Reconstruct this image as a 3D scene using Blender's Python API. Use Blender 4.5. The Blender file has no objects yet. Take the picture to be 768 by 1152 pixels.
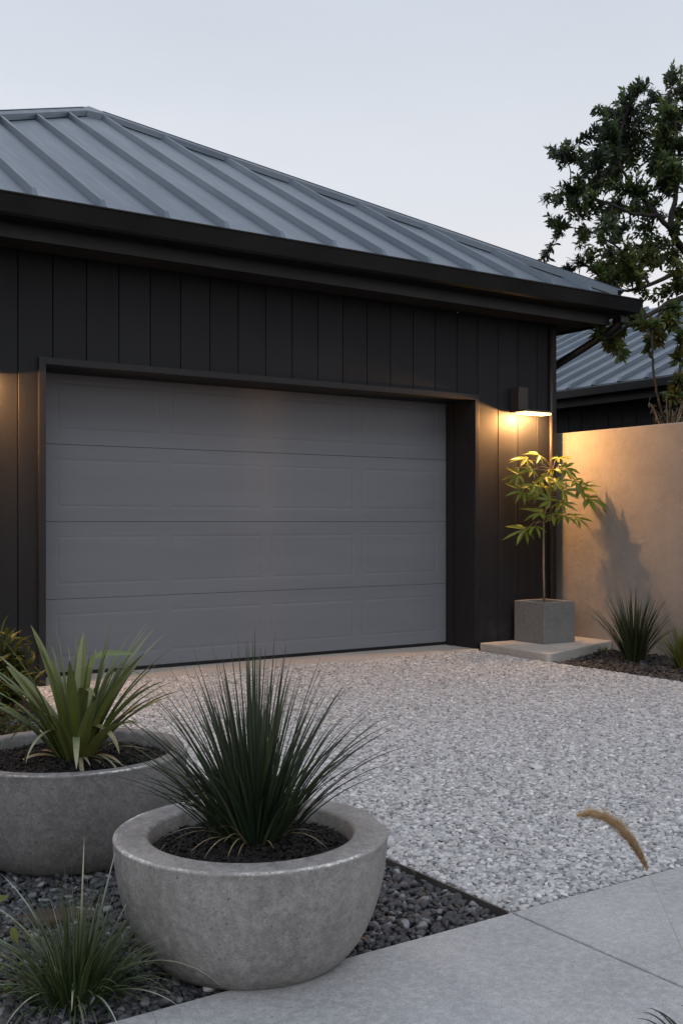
import bpy, bmesh, math, random
from mathutils import Vector, Matrix
R = math.radians
sc = bpy.context.scene
COL = sc.collection
# ------------------------------------------------------------------ camera
FPX = 1210.0                         # focal length in pixels of the 768x1152 photograph
YAW = R(33.97)
EYE = Vector((0, 0, 1.1))
cd = bpy.data.cameras.new('camera')
cd.sensor_fit = 'AUTO'; cd.sensor_width = 36.0
cd.lens = FPX / 1152.0 * 36.0
cd.shift_y = 11.0 / 1152.0
cd.clip_start = 0.05; cd.clip_end = 600
cam = bpy.data.objects.new('camera', cd); COL.objects.link(cam)
cam.location = EYE; cam.rotation_euler = (R(90), 0, -YAW)
sc.camera = cam
CF = Vector((math.sin(YAW), math.cos(YAW), 0)); CR = Vector((math.cos(YAW), -math.sin(YAW), 0))
def at(px, py, t):
    """world point seen at photograph pixel px,py at distance t along the view axis"""
    return EYE + CF * t + CR * ((px - 384) / FPX * t) + Vector((0, 0, (587 - py) / FPX * t))
def gnd(px, py, z=0.0):
    return at(px, py, (1.1 - z) * FPX / (py - 587))
# ------------------------------------------------------------------ sky, sun, exposure
SUN_EL, SUN_AZ = R(42), R(205)        # azimuth clockwise from +Y
w = bpy.data.worlds.new('World'); sc.world = w; w.use_nodes = True
nt = w.node_tree; nt.nodes.clear()
out = nt.nodes.new('ShaderNodeOutputWorld'); bg = nt.nodes.new('ShaderNodeBackground')
sky = nt.nodes.new('ShaderNodeTexSky'); sky.sky_type = 'NISHITA'; sky.sun_disc = False
sky.sun_elevation = SUN_EL; sky.sun_rotation = SUN_AZ; sky.dust_density = 3; sky.ozone_density = 1.5
tc = nt.nodes.new('ShaderNodeTexCoord'); sx = nt.nodes.new('ShaderNodeSeparateXYZ')
nt.links.new(tc.outputs['Generated'], sx.inputs[0])
ramp = nt.nodes.new('ShaderNodeValToRGB')
cr = ramp.color_ramp
cr.elements[0].position = 0.0; cr.elements[0].color = (8.9, 8.0, 7.6, 1)
cr.elements[1].position = 1.0; cr.elements[1].color = (7.6, 8.1, 9.2, 1)
for p_, c_ in ((0.14, (7.8, 7.4, 7.4, 1)), (0.28, (6.45, 6.6, 7.0, 1)), (0.44, (5.4, 5.8, 6.45, 1)), (0.62, (6.8, 7.3, 8.3, 1))):
    e = cr.elements.new(p_); e.color = c_
nt.links.new(sx.outputs['Z'], ramp.inputs[0])
cl = nt.nodes.new('ShaderNodeTexNoise'); cl.inputs['Scale'].default_value = 2.2; cl.inputs['Detail'].default_value = 5
mpn = nt.nodes.new('ShaderNodeMapping'); mpn.inputs['Scale'].default_value = (1, 1, 3.5)
nt.links.new(tc.outputs['Generated'], mpn.inputs[0]); nt.links.new(mpn.outputs[0], cl.inputs['Vector'])
mr = nt.nodes.new('ShaderNodeMapRange'); mr.inputs[1].default_value = 0.3; mr.inputs[2].default_value = 0.7
mr.inputs[3].default_value = 0.96; mr.inputs[4].default_value = 1.04
nt.links.new(cl.outputs[0], mr.inputs[0])
vm = nt.nodes.new('ShaderNodeVectorMath'); vm.operation = 'SCALE'
nt.links.new(ramp.outputs[0], vm.inputs[0]); nt.links.new(mr.outputs[0], vm.inputs['Scale'])
mx = nt.nodes.new('ShaderNodeMix'); mx.data_type = 'RGBA'; mx.inputs[0].default_value = 0.93   # cloud veil over the clear sky
nt.links.new(sky.outputs[0], mx.inputs[6]); nt.links.new(vm.outputs[0], mx.inputs[7])
nt.links.new(mx.outputs[2], bg.inputs[0]); bg.inputs[1].default_value = 0.10
nt.links.new(bg.outputs[0], out.inputs[0])
sl = bpy.data.lights.new('sun', 'SUN'); sl.energy = 0.5; sl.angle = R(25); sl.color = (1.0, 0.98, 0.96)
so = bpy.data.objects.new('sun', sl); COL.objects.link(so); so.location = (-20, -40, 40)
sd = Vector((math.sin(SUN_AZ) * math.cos(SUN_EL), math.cos(SUN_AZ) * math.cos(SUN_EL), math.sin(SUN_EL)))
so.rotation_euler = sd.to_track_quat('Z', 'Y').to_euler()
sc.view_settings.view_transform = 'Standard'; sc.view_settings.look = 'None'
sc.view_settings.exposure = 0.34; sc.view_settings.gamma = 1.0
sc.view_settings.use_curve_mapping = False
LAMP_W = 15.0; LAMP_COL = (1.0, 0.48, 0.165)
# ------------------------------------------------------------------ materials
def nmat(name):
    m = bpy.data.materials.new(name); m.use_nodes = True
    n = m.node_tree; b = n.nodes['Principled BSDF']
    return m, n, b
def tex(n, kind, scale, detail=4, rough=0.55, coord='Object', stretch=None):
    t = n.nodes.new('ShaderNodeTexCoord')
    x = n.nodes.new('ShaderNodeTexNoise' if kind == 'noise' else 'ShaderNodeTexVoronoi')
    x.inputs['Scale'].default_value = scale
    if kind == 'noise':
        x.inputs['Detail'].default_value = detail; x.inputs['Roughness'].default_value = rough
    src = t.outputs[coord]
    if stretch:
        mp = n.nodes.new('ShaderNodeMapping'); mp.inputs['Scale'].default_value = stretch
        n.links.new(src, mp.inputs[0]); src = mp.outputs[0]
    n.links.new(src, x.inputs['Vector'])
    return x
def rng(n, sock, a, b, c, d, clamp=True):
    m = n.nodes.new('ShaderNodeMapRange'); m.clamp = clamp
    for i, v in enumerate((a, b, c, d)): m.inputs[i + 1].default_value = v
    n.links.new(sock, m.inputs[0]); return m.outputs[0]
def mixc(n, fac, c1, c2, mode='MIX'):
    m = n.nodes.new('ShaderNodeMix'); m.data_type = 'RGBA'; m.blend_type = mode
    for i, v in ((0, fac), (6, c1), (7, c2)):
        if hasattr(v, 'is_output'): n.links.new(v, m.inputs[i])
        elif i == 0: m.inputs[0].default_value = v
        else: m.inputs[i].default_value = (*v, 1)
    return m.outputs[2]
def bumps(n, b, socks):
    prev = None
    for s, st, d in socks:
        u = n.nodes.new('ShaderNodeBump'); u.inputs['Strength'].default_value = st; u.inputs['Distance'].default_value = d
        n.links.new(s, u.inputs['Height'])
        if prev: n.links.new(prev, u.inputs['Normal'])
        prev = u.outputs[0]
    n.links.new(prev, b.inputs['Normal'])
def painted(name, c, rough=0.5, var=0.12, bump=0.15, scale=1.5, metallic=0.0, stretch=None, fine=90, bd=0.001, spec=.3):
    m, n, b = nmat(name)
    a = tex(n, 'noise', scale, 6, 0.6, stretch=stretch); f = tex(n, 'noise', fine, 4, stretch=stretch)
    lo = tuple(x * (1 - var) for x in c); hi = tuple(x * (1 + var) for x in c)
    n.links.new(mixc(n, rng(n, a.outputs[0], .3, .7, 0, 1), lo, hi), b.inputs['Base Color'])
    n.links.new(rng(n, a.outputs[0], .3, .7, rough - .07, rough + .07), b.inputs['Roughness'])
    b.inputs['Metallic'].default_value = metallic
    b.inputs['Specular IOR Level'].default_value = spec
    if bump: bumps(n, b, ((f.outputs[0], bump, bd),))
    return m
M = {}
M['cladding'] = painted('charcoal_cladding', (.0094, .0105, .0134), .58, .22, .35, 1.2, spec=.22, stretch=(7, 7, .35), fine=38, bd=.0012)
M['backing'] = painted('dark_backing', (.008, .008, .009), .8, .1, 0)
def boardtone():
    n = M['cladding'].node_tree; b = n.nodes['Principled BSDF']; src = b.inputs['Base Color'].links[0].from_socket
    t = n.nodes.new('ShaderNodeTexCoord'); sp = n.nodes.new('ShaderNodeSeparateXYZ'); n.links.new(t.outputs['Object'], sp.inputs[0])
    m1 = n.nodes.new('ShaderNodeMath'); m1.operation = 'MULTIPLY_ADD'; m1.inputs[1].default_value = 1 / .235; m1.inputs[2].default_value = -2.199 / .235 + 40; n.links.new(sp.outputs['X'], m1.inputs[0])
    fl = n.nodes.new('ShaderNodeMath'); fl.operation = 'FLOOR'; n.links.new(m1.outputs[0], fl.inputs[0])
    wn = n.nodes.new('ShaderNodeTexWhiteNoise'); wn.noise_dimensions = '1D'; n.links.new(fl.outputs[0], wn.inputs['W'])
    k = n.nodes.new('ShaderNodeVectorMath'); k.operation = 'SCALE'; n.links.new(src, k.inputs[0]); n.links.new(rng(n, wn.outputs['Value'], 0, 1, .82, 1.2), k.inputs['Scale'])
    # pale dust and splash low on the boards
    ds = tex(n, 'noise', 9, 5, .65); hz = rng(n, sp.outputs['Z'], .02, .45, .8, 0)
    mm = n.nodes.new('ShaderNodeMath'); mm.operation = 'MULTIPLY'; n.links.new(hz, mm.inputs[0]); n.links.new(rng(n, ds.outputs[0], .35, .75, 0, .35), mm.inputs[1])
    n.links.new(mixc(n, mm.outputs[0], k.outputs[0], (.10, .095, .088)), b.inputs['Base Color'])
boardtone()
M['trim'] = painted('charcoal_trim', (.0098, .0106, .0128), .45, .15, .12, 2.5)
M['gutter'] = painted('gutter_paint', (.0085, .0088, .0102), .36, .2, .08, 2)
M['soffit'] = painted('soffit_board', (.024, .023, .023), .6, .12, .2, 3)
M['reveal'] = painted('reveal_paint', (.009, .0095, .011), .6, .12, .12, 3)
M['door'] = painted('door_paint', (.134, .147, .167), .5, .07, .16, .9, stretch=(.5, 1, 6), fine=55, bd=.0008)
M['lampbody'] = painted('lamp_bronze', (.03, .026, .024), .4, .15, .1, 8)
M['soil'] = painted('dark_soil', (.0065, .006, .006), .75, .5, 1.0, 18, fine=60, bd=.01)
M['bark'] = painted('bark', (.05, .042, .036), .85, .35, .9, 14, fine=45, bd=.006)
M['treebark'] = painted('tree_bark', (.022, .019, .017), .9, .4, .9, 14, fine=45, bd=.006)
M['straw'] = painted('straw', (.40, .36, .30), .8, .1, 0)
M['palebark'] = painted('pale_bark', (.20, .16, .115), .8, .25, .5, 20, fine=60, bd=.002)
M['mulchbase'] = painted('mulch_base', (.016, .015, .015), .9, .4, .8, 9)
M['earth'] = painted('earth', (.045, .05, .03), .95, .4, .8, 1.5, fine=12, bd=.03)
M['edging'] = painted('edging_steel', (.06, .058, .058), .5, .3, .2, 6)
M['rust'] = painted('rust_stone', (.042, .028, .022), .85, .35, .8, 14, fine=40, bd=.006)
M['palestone'] = painted('pale_stone', (.42, .42, .43), .75, .2, .5, 30, fine=80, bd=.003)
def roofmat():
    m, n, b = nmat('zinc_roof')
    a = tex(n, 'noise', .8, 5); s = tex(n, 'noise', 2.0, 6, .65, stretch=(9, .7, .7)); f = tex(n, 'noise', 140, 2)
    c = mixc(n, rng(n, a.outputs[0], .3, .7, 0, 1), (.080, .105, .136), (.122, .150, .182))
    c = mixc(n, rng(n, s.outputs[0], .52, .74, 0, .35), c, (.17, .195, .22))
    n.links.new(c, b.inputs['Base Color']); b.inputs['Metallic'].default_value = .55
    n.links.new(rng(n, s.outputs[0], .3, .7, .36, .52), b.inputs['Roughness'])
    bumps(n, b, ((a.outputs[0], .25, .02), (f.outputs[0], .06, .001)))
    return m
M['roof'] = roofmat()
def concrete(name, lo, hi, pit=1.0, rough=.72, grain=1.0, chip_glints=None):
    m, n, b = nmat(name)
    a = tex(n, 'noise', 3.2, 8, .65); g = tex(n, 'noise', 38, 5, .7); s = tex(n, 'noise', 260, 3, .6)
    v = tex(n, 'voronoi', 75); v2 = tex(n, 'voronoi', 120)
    pn = tex(n, 'noise', 7, 3)
    c = mixc(n, rng(n, a.outputs[0], .32, .68, 0, 1), lo, hi)
    c = mixc(n, rng(n, g.outputs[0], .42, .66, 0, .6 * grain), c, tuple(x * 1.3 for x in hi))
    md = tex(n, 'noise', 90, 4, .75)
    c = mixc(n, rng(n, md.outputs[0], .52, .68, 0, .55 * grain), c, tuple(x * .5 for x in lo))
    c = mixc(n, rng(n, s.outputs[0], .42, .68, .0, .5 * grain), c, tuple(x * .5 for x in lo))
    # small air holes, clustered
    holes = n.nodes.new('ShaderNodeMath'); holes.operation = 'MULTIPLY'
    n.links.new(rng(n, v.outputs['Distance'], .05, .16, 1, 0), holes.inputs[0])
    n.links.new(rng(n, pn.outputs[0], .46, .7, 0, .8), holes.inputs[1])
    holes2 = n.nodes.new('ShaderNodeMath'); holes2.operation = 'MULTIPLY'; holes2.inputs[1].default_value = pit
    n.links.new(holes.outputs[0], holes2.inputs[0])
    c = mixc(n, holes2.outputs[0], c, tuple(x * .35 for x in lo))
    if chip_glints:
        vb = tex(n, 'voronoi', 34); sc_ = n.nodes.new('ShaderNodeSeparateColor'); n.links.new(vb.outputs['Color'], sc_.inputs[0])
        pm_ = n.nodes.new('ShaderNodeMath'); pm_.operation = 'MULTIPLY'
        n.links.new(rng(n, vb.outputs['Distance'], .07, .13, 1, 0), pm_.inputs[0]); n.links.new(rng(n, sc_.outputs[0], .72, .74, 0, .8), pm_.inputs[1])
        c = mixc(n, pm_.outputs[0], c, tuple(x * .4 for x in lo))
        st = tex(n, 'noise', 6, 5, .6, stretch=(1, 1, .16)); c = mixc(n, rng(n, st.outputs[0], .52, .72, 0, .4), c, (lo[0] * .8, lo[1] * .76, lo[2] * .70))
    n.links.new(c, b.inputs['Base Color'])
    n.links.new(rng(n, g.outputs[0], .3, .7, rough - .1, rough + .1), b.inputs['Roughness'])
    inv = n.nodes.new('ShaderNodeMath'); inv.operation = 'SUBTRACT'; inv.inputs[0].default_value = 1
    n.links.new(holes2.outputs[0], inv.inputs[1])
    bumps(n, b, ((a.outputs[0], .25, .01), (g.outputs[0], .25, .003), (s.outputs[0], .25, .0012), (inv.outputs[0], .6, .003)))
    if chip_glints:
        zc, th, hh = chip_glints          # worn, chipped lip, with the arris glints painted in as pale colour
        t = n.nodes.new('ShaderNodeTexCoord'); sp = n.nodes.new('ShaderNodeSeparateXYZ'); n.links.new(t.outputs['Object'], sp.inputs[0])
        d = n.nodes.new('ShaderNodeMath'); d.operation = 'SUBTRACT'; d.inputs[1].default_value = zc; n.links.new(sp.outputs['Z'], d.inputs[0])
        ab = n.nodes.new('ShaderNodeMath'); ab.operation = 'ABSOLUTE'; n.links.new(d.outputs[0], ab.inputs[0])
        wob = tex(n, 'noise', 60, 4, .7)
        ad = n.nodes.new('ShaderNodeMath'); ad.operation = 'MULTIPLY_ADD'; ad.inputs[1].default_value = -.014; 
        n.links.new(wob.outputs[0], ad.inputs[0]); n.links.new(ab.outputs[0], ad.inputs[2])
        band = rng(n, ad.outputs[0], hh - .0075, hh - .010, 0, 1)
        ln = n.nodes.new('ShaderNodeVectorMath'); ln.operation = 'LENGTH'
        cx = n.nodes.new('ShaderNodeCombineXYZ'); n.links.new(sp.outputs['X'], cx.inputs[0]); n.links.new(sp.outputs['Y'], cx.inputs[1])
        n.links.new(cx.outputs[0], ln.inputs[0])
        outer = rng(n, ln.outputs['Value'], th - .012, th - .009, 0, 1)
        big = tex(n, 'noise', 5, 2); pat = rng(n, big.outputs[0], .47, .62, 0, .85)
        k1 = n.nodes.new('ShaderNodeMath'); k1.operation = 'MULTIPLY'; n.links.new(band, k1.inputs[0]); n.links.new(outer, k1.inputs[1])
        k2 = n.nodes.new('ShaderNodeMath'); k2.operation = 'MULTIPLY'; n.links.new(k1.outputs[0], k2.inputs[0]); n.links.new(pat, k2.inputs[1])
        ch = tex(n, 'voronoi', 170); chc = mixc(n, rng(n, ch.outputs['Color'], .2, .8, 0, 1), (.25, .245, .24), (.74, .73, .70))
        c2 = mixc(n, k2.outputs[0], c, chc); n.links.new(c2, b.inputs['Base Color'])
    return m
M['bowl'] = concrete('cast_concrete', (.142, .139, .136), (.275, .269, .262), chip_glints=(.336, .348, .004))
M['bowldark'] = concrete('weathered_concrete', (.088, .089, .091), (.185, .183, .181), chip_glints=(.361, .388, .004))
M['cube'] = concrete('grey_cube_concrete', (.115, .117, .12), (.175, .176, .178))
M['path'] = concrete('path_concrete', (.245, .253, .262), (.36, .367, .374), pit=.45, rough=.8, grain=1.0)
M['slab'] = concrete('slab_concrete', (.30, .295, .285), (.40, .395, .38), pit=.3, rough=.8, grain=.6)
M['apron'] = concrete('apron_concrete', (.27, .265, .26), (.36, .355, .345), pit=.2, rough=.8)
def stucco():
    m, n, b = nmat('stucco')
    a = tex(n, 'noise', 1.6, 7, .6); g = tex(n, 'noise', 5.5, 6, .7)
    wv = n.nodes.new('ShaderNodeVectorMath'); wv.operation = 'MULTIPLY_ADD'
    t = n.nodes.new('ShaderNodeTexCoord'); nz = tex(n, 'noise', 2.2, 5)
    wv.inputs[1].default_value = (.9, .9, .9); n.links.new(nz.outputs['Color'], wv.inputs[0]); n.links.new(t.outputs['Object'], wv.inputs[2])
    v = n.nodes.new('ShaderNodeTexVoronoi'); v.feature = 'DISTANCE_TO_EDGE'; v.inputs['Scale'].default_value = 5.5; n.links.new(wv.outputs[0], v.inputs['Vector'])
    v2 = n.nodes.new('ShaderNodeTexVoronoi'); v2.feature = 'SMOOTH_F1'; v2.inputs['Scale'].default_value = 9; n.links.new(wv.outputs[0], v2.inputs['Vector'])
    f = tex(n, 'noise', 70, 4, .7)
    c = mixc(n, rng(n, a.outputs[0], .3, .7, 0, 1), (.172, .163, .155), (.236, .225, .214))
    c = mixc(n, rng(n, g.outputs[0], .4, .7, 0, .3), c, (.29, .275, .255))
    n.links.new(c, b.inputs['Base Color']); b.inputs['Roughness'].default_value = .85
    bumps(n, b, ((g.outputs[0], .55, .013), (rng(n, v.outputs[0], 0, .03, 0, 1), .5, .0035), (v2.outputs[0], .2, .010), (f.outputs[0], .4, .003)))
    return m
M['stucco'] = stucco()
def pebblebase(name, scale, lo, hi, gap):
    m, n, b = nmat(name)
    v = tex(n, 'voronoi', scale); sp = n.nodes.new('ShaderNodeSeparateColor'); n.links.new(v.outputs['Color'], sp.inputs[0])
    a = tex(n, 'noise', .9, 4)
    c = mixc(n, sp.outputs[0], lo, hi)
    c = mixc(n, rng(n, v.outputs['Distance'], .3, .62, 0, 1), c, gap)
    n.links.new(c, b.inputs['Base Color']); b.inputs['Roughness'].default_value = .85
    inv = rng(n, v.outputs['Distance'], .1, .7, 1, 0)
    bumps(n, b, ((inv, .8, .008),))
    return m
M['drivebase'] = pebblebase('exposed_aggregate_base', 60, (.22, .22, .23), (.42, .42, .43), (.13, .13, .135))
def stonemat(name, stops, rough=.6, spec=.4):
    m, n, b = nmat(name)
    oi = n.nodes.new('ShaderNodeObjectInfo')
    rp = n.nodes.new('ShaderNodeValToRGB'); e = rp.color_ramp.elements
    e[0].position, e[0].color = stops[0][0], (*stops[0][1], 1); e[1].position, e[1].color = stops[-1][0], (*stops[-1][1], 1)
    for p, c in stops[1:-1]:
        x = e.new(p); x.color = (*c, 1)
    n.links.new(oi.outputs['Random'], rp.inputs[0])
    f = tex(n, 'noise', 90, 4, .65)
    c = mixc(n, rng(n, f.outputs[0], .35, .7, 0, .4), rp.outputs[0], (.5 * stops[-1][1][0], .5 * stops[-1][1][1], .5 * stops[-1][1][2]))
    n.links.new(c, b.inputs['Base Color']); b.inputs['Roughness'].default_value = rough
    b.inputs['Specular IOR Level'].default_value = spec
    bumps(n, b, ((f.outputs[0], .3, .002),))
    return m
M['palepebble'] = stonemat('pale_pebbles', ((0, (.11, .114, .122)), (.15, (.21, .216, .228)), (.45, (.33, .336, .35)), (.6, (.345, .34, .335)), (.8, (.41, .417, .43)), (.95, (.50, .505, .512)), (1, (.62, .62, .615))), .7)
M['blackpebble'] = stonemat('black_pebbles', ((0, (.006, .0065, .008)), (.4, (.014, .0155, .019)), (.75, (.029, .032, .039)), (.9, (.075, .08, .092)), (1, (.20, .205, .22))), .48, .34)
M['mulch'] = stonemat('mulch_chips', ((0, (.012, .011, .011)), (.5, (.03, .028, .027)), (.85, (.06, .054, .05)), (1, (.12, .105, .095))), .7)
M['bedchips'] = stonemat('bed_chips', ((0, (.005, .0052, .006)), (.5, (.012, .0125, .014)), (.85, (.027, .028, .032)), (1, (.075, .077, .083))), .65)
def leafmat(name, trans=.3, rough=.45, spec=.4):
    m, n, b = nmat(name)
    at_ = n.nodes.new('ShaderNodeAttribute'); at_.attribute_name = 'leafcol'
    f = tex(n, 'noise', 30, 3)
    c = mixc(n, rng(n, f.outputs[0], .35, .7, 0, .35), at_.outputs['Color'], mixc(n, 1.0, at_.outputs['Color'], (.6, .6, .55), 'MULTIPLY'))
    n.links.new(c, b.inputs['Base Color']); b.inputs['Roughness'].default_value = rough
    b.inputs['Specular IOR Level'].default_value = spec
    tr = n.nodes.new('ShaderNodeBsdfTranslucent'); n.links.new(c, tr.inputs[0])
    ms = n.nodes.new('ShaderNodeMixShader'); ms.inputs[0].default_value = trans
    n.links.new(b.outputs[0], ms.inputs[1]); n.links.new(tr.outputs[0], ms.inputs[2])
    n.links.new(ms.outputs[0], n.nodes['Material Output'].inputs[0])
    return m
M['leaf'] = leafmat('foliage', .42)
M['blade'] = leafmat('grass_blade', .18, .42, .5)
def glow():
    m, n, b = nmat('lamp_diffuser')
    b.inputs['Base Color'].default_value = (.9, .8, .6, 1)
    b.inputs['Emission Color'].default_value = (1.0, .60, .25, 1); b.inputs['Emission Strength'].default_value = 2.4
    return m
M['glow'] = glow()
# ------------------------------------------------------------------ mesh helpers
class MB:
    def __init__(s): s.v = []; s.f = []; s.c = []; s.smooth = False
    def add(s, vs, fs, col=(1, 1, 1)):
        o = len(s.v); s.v += [tuple(x) for x in vs]; s.f += [tuple(i + o for i in f) for f in fs]; s.c += [col] * len(vs)
    def box(s, x0, y0, z0, x1, y1, z1):
        s.add([(x0, y0, z0), (x1, y0, z0), (x1, y1, z0), (x0, y1, z0), (x0, y0, z1), (x1, y0, z1), (x1, y1, z1), (x0, y1, z1)],
              [(3, 2, 1, 0), (4, 5, 6, 7), (0, 1, 5, 4), (1, 2, 6, 5), (2, 3, 7, 6), (3, 0, 4, 7)])
    def prism(s, pts, z0, z1):
        n = len(pts)
        s.add([(x, y, z0) for x, y in pts] + [(x, y, z1) for x, y in pts],
              [tuple(range(n - 1, -1, -1)), tuple(range(n, 2 * n))] + [(i, (i + 1) % n, (i + 1) % n + n, i + n) for i in range(n)])
    def tube(s, pts, rad, k=8, col=(1, 1, 1)):
        pts = [Vector(p) for p in pts]; n = len(pts)
        if not hasattr(rad, '__len__'): rad = [rad] * n
        vs = []; fs = []
        ref = Vector((0.3, 0.2, 1)) if abs((pts[-1] - pts[0]).normalized().z) < .9 else Vector((1, .2, 0))
        for i, p in enumerate(pts):
            d = (pts[min(i + 1, n - 1)] - pts[max(i - 1, 0)]).normalized()
            u = d.cross(ref).normalized(); v = d.cross(u)
            for j in range(k):
                a = 2 * math.pi * j / k
                vs.append(p + (u * math.cos(a) + v * math.sin(a)) * rad[i])
        for i in range(n - 1):
            for j in range(k):
                fs.append((i * k + j, i * k + (j + 1) % k, (i + 1) * k + (j + 1) % k, (i + 1) * k + j))
        fs.append(tuple(range(k - 1, -1, -1))); fs.append(tuple((n - 1) * k + j for j in range(k)))
        s.add(vs, fs, col)
    def sweep_rect(s, prof, x0, y0, x1, y1):
        """closed profile (e, z) swept round a rectangle, mitred"""
        n = len(prof); vs = []
        for cx, cy, sx_, sy_ in ((x0, y0, -1, -1), (x1, y0, 1, -1), (x1, y1, 1, 1), (x0, y1, -1, 1)):
            vs += [(cx + sx_ * e, cy + sy_ * e, z) for e, z in prof]
        fs = []
        for c in range(4):
            d = (c + 1) % 4
            for i in range(n):
                j = (i + 1) % n
                fs.append((c * n + i, d * n + i, d * n + j, c * n + j))
        s.add(vs, fs)
    def lathe(s, prof, k=96):
        n = len(prof); vs = []; fs = []
        for j in range(k):
            a = 2 * math.pi * j / k
            vs += [(r * math.cos(a), r * math.sin(a), z) for r, z in prof]
        for j in range(k):
            d = (j + 1) % k
            for i in range(n - 1): fs.append((j * n + i, d * n + i, d * n + i + 1, j * n + i + 1))
        s.add(vs, fs)
    def build(s, name, mat, parent=None, bevel=0, smooth=False, colors=False, loc=None, segs=2, normals=True):
        me = bpy.data.meshes.new(name); me.from_pydata(s.v, [], s.f)
        if normals and not colors:
            b = bmesh.new(); b.from_mesh(me); bmesh.ops.recalc_face_normals(b, faces=b.faces); b.to_mesh(me); b.free()
        if colors:
            ca = me.attributes.new('leafcol', 'FLOAT_COLOR', 'POINT')
            ca.data.foreach_set('color', [x for c in s.c for x in (*c, 1)])
        if smooth: me.polygons.foreach_set('use_smooth', [True] * len(me.polygons))
        me.materials.append(mat); me.update()
        o = bpy.data.objects.new(name, me); COL.objects.link(o)
        if loc: o.location = loc
        if parent: o.parent = parent
        if bevel:
            m = o.modifiers.new('bevel', 'BEVEL'); m.width = bevel; m.segments = segs; m.limit_method = 'ANGLE'; m.angle_limit = R(35)
        return o
def tag(o, label=None, cat=None, group=None, kind=None):
    if label: o['label'] = label
    if cat: o['category'] = cat
    if group: o['group'] = group
    if kind: o['kind'] = kind
    return o
def thing(name, label, cat, loc=(0, 0, 0), group=None):
    o = bpy.data.objects.new(name, None); COL.objects.link(o); o.location = loc; o.empty_display_size = .1
    return tag(o, label, cat, group)
def struct(mb, name, mat, **k): return tag(mb.build(name, mat, **k), kind='structure')
# ------------------------------------------------------------------ ground
XE = 2.085            # line between the black pebble bed and the drive
YP = 2.245            # far edge of the path
XB = 6.08             # edge of the bed under the rendered wall
WX, WY = 7.13, 7.08   # garage corner, wall plane
MW = 7.26             # face of the rendered wall
g = MB(); g.add([(-150, -150, -.13), (150, -150, -.13), (150, 150, -.13), (-150, 150, -.13)], [(0, 1, 2, 3)])
struct(g, 'ground', M['earth'])
d = MB(); d.prism([(XE, YP + .004), (XB, YP + .004), (XB, 6.1), (6.14, 7.0), (6.14, 7.02), (XE, 7.02)], -.12, -.006)
struct(d, 'driveway', M['drivebase'])
d = MB(); d.box(XE - .35, 7.024, -.12, 6.16, 7.62, .004)
struct(d, 'threshold', M['apron'], bevel=.004)
p = MB()
for a, b in ((-4.4, -2.353), (-2.347, -.133), (-.127, 2.087), (2.094, 4.30), (4.306, 6.5), (6.506, 8.6)):
    p.box(a, 1.36, -.12, b, YP, .0)
struct(p, 'path', M['path'], bevel=.004)
b_ = MB(); b_.box(-4, YP + .004, -.12, XE - .008, 7.02, -.03); struct(b_, 'pebble_bed', M['mulchbase'])
b_ = MB(); b_.prism([(XB + .004, 2.26), (MW - .002, 2.26), (MW - .002, 7.0), (6.2, 7.0), (6.1, 6.1)], -.12, -.03); struct(b_, 'planting_bed', M['mulchbase'])
b_ = MB(); b_.box(-4, -3, -.12, 9, 1.355, -.02); struct(b_, 'front_bed', M['mulchbase'])
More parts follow.
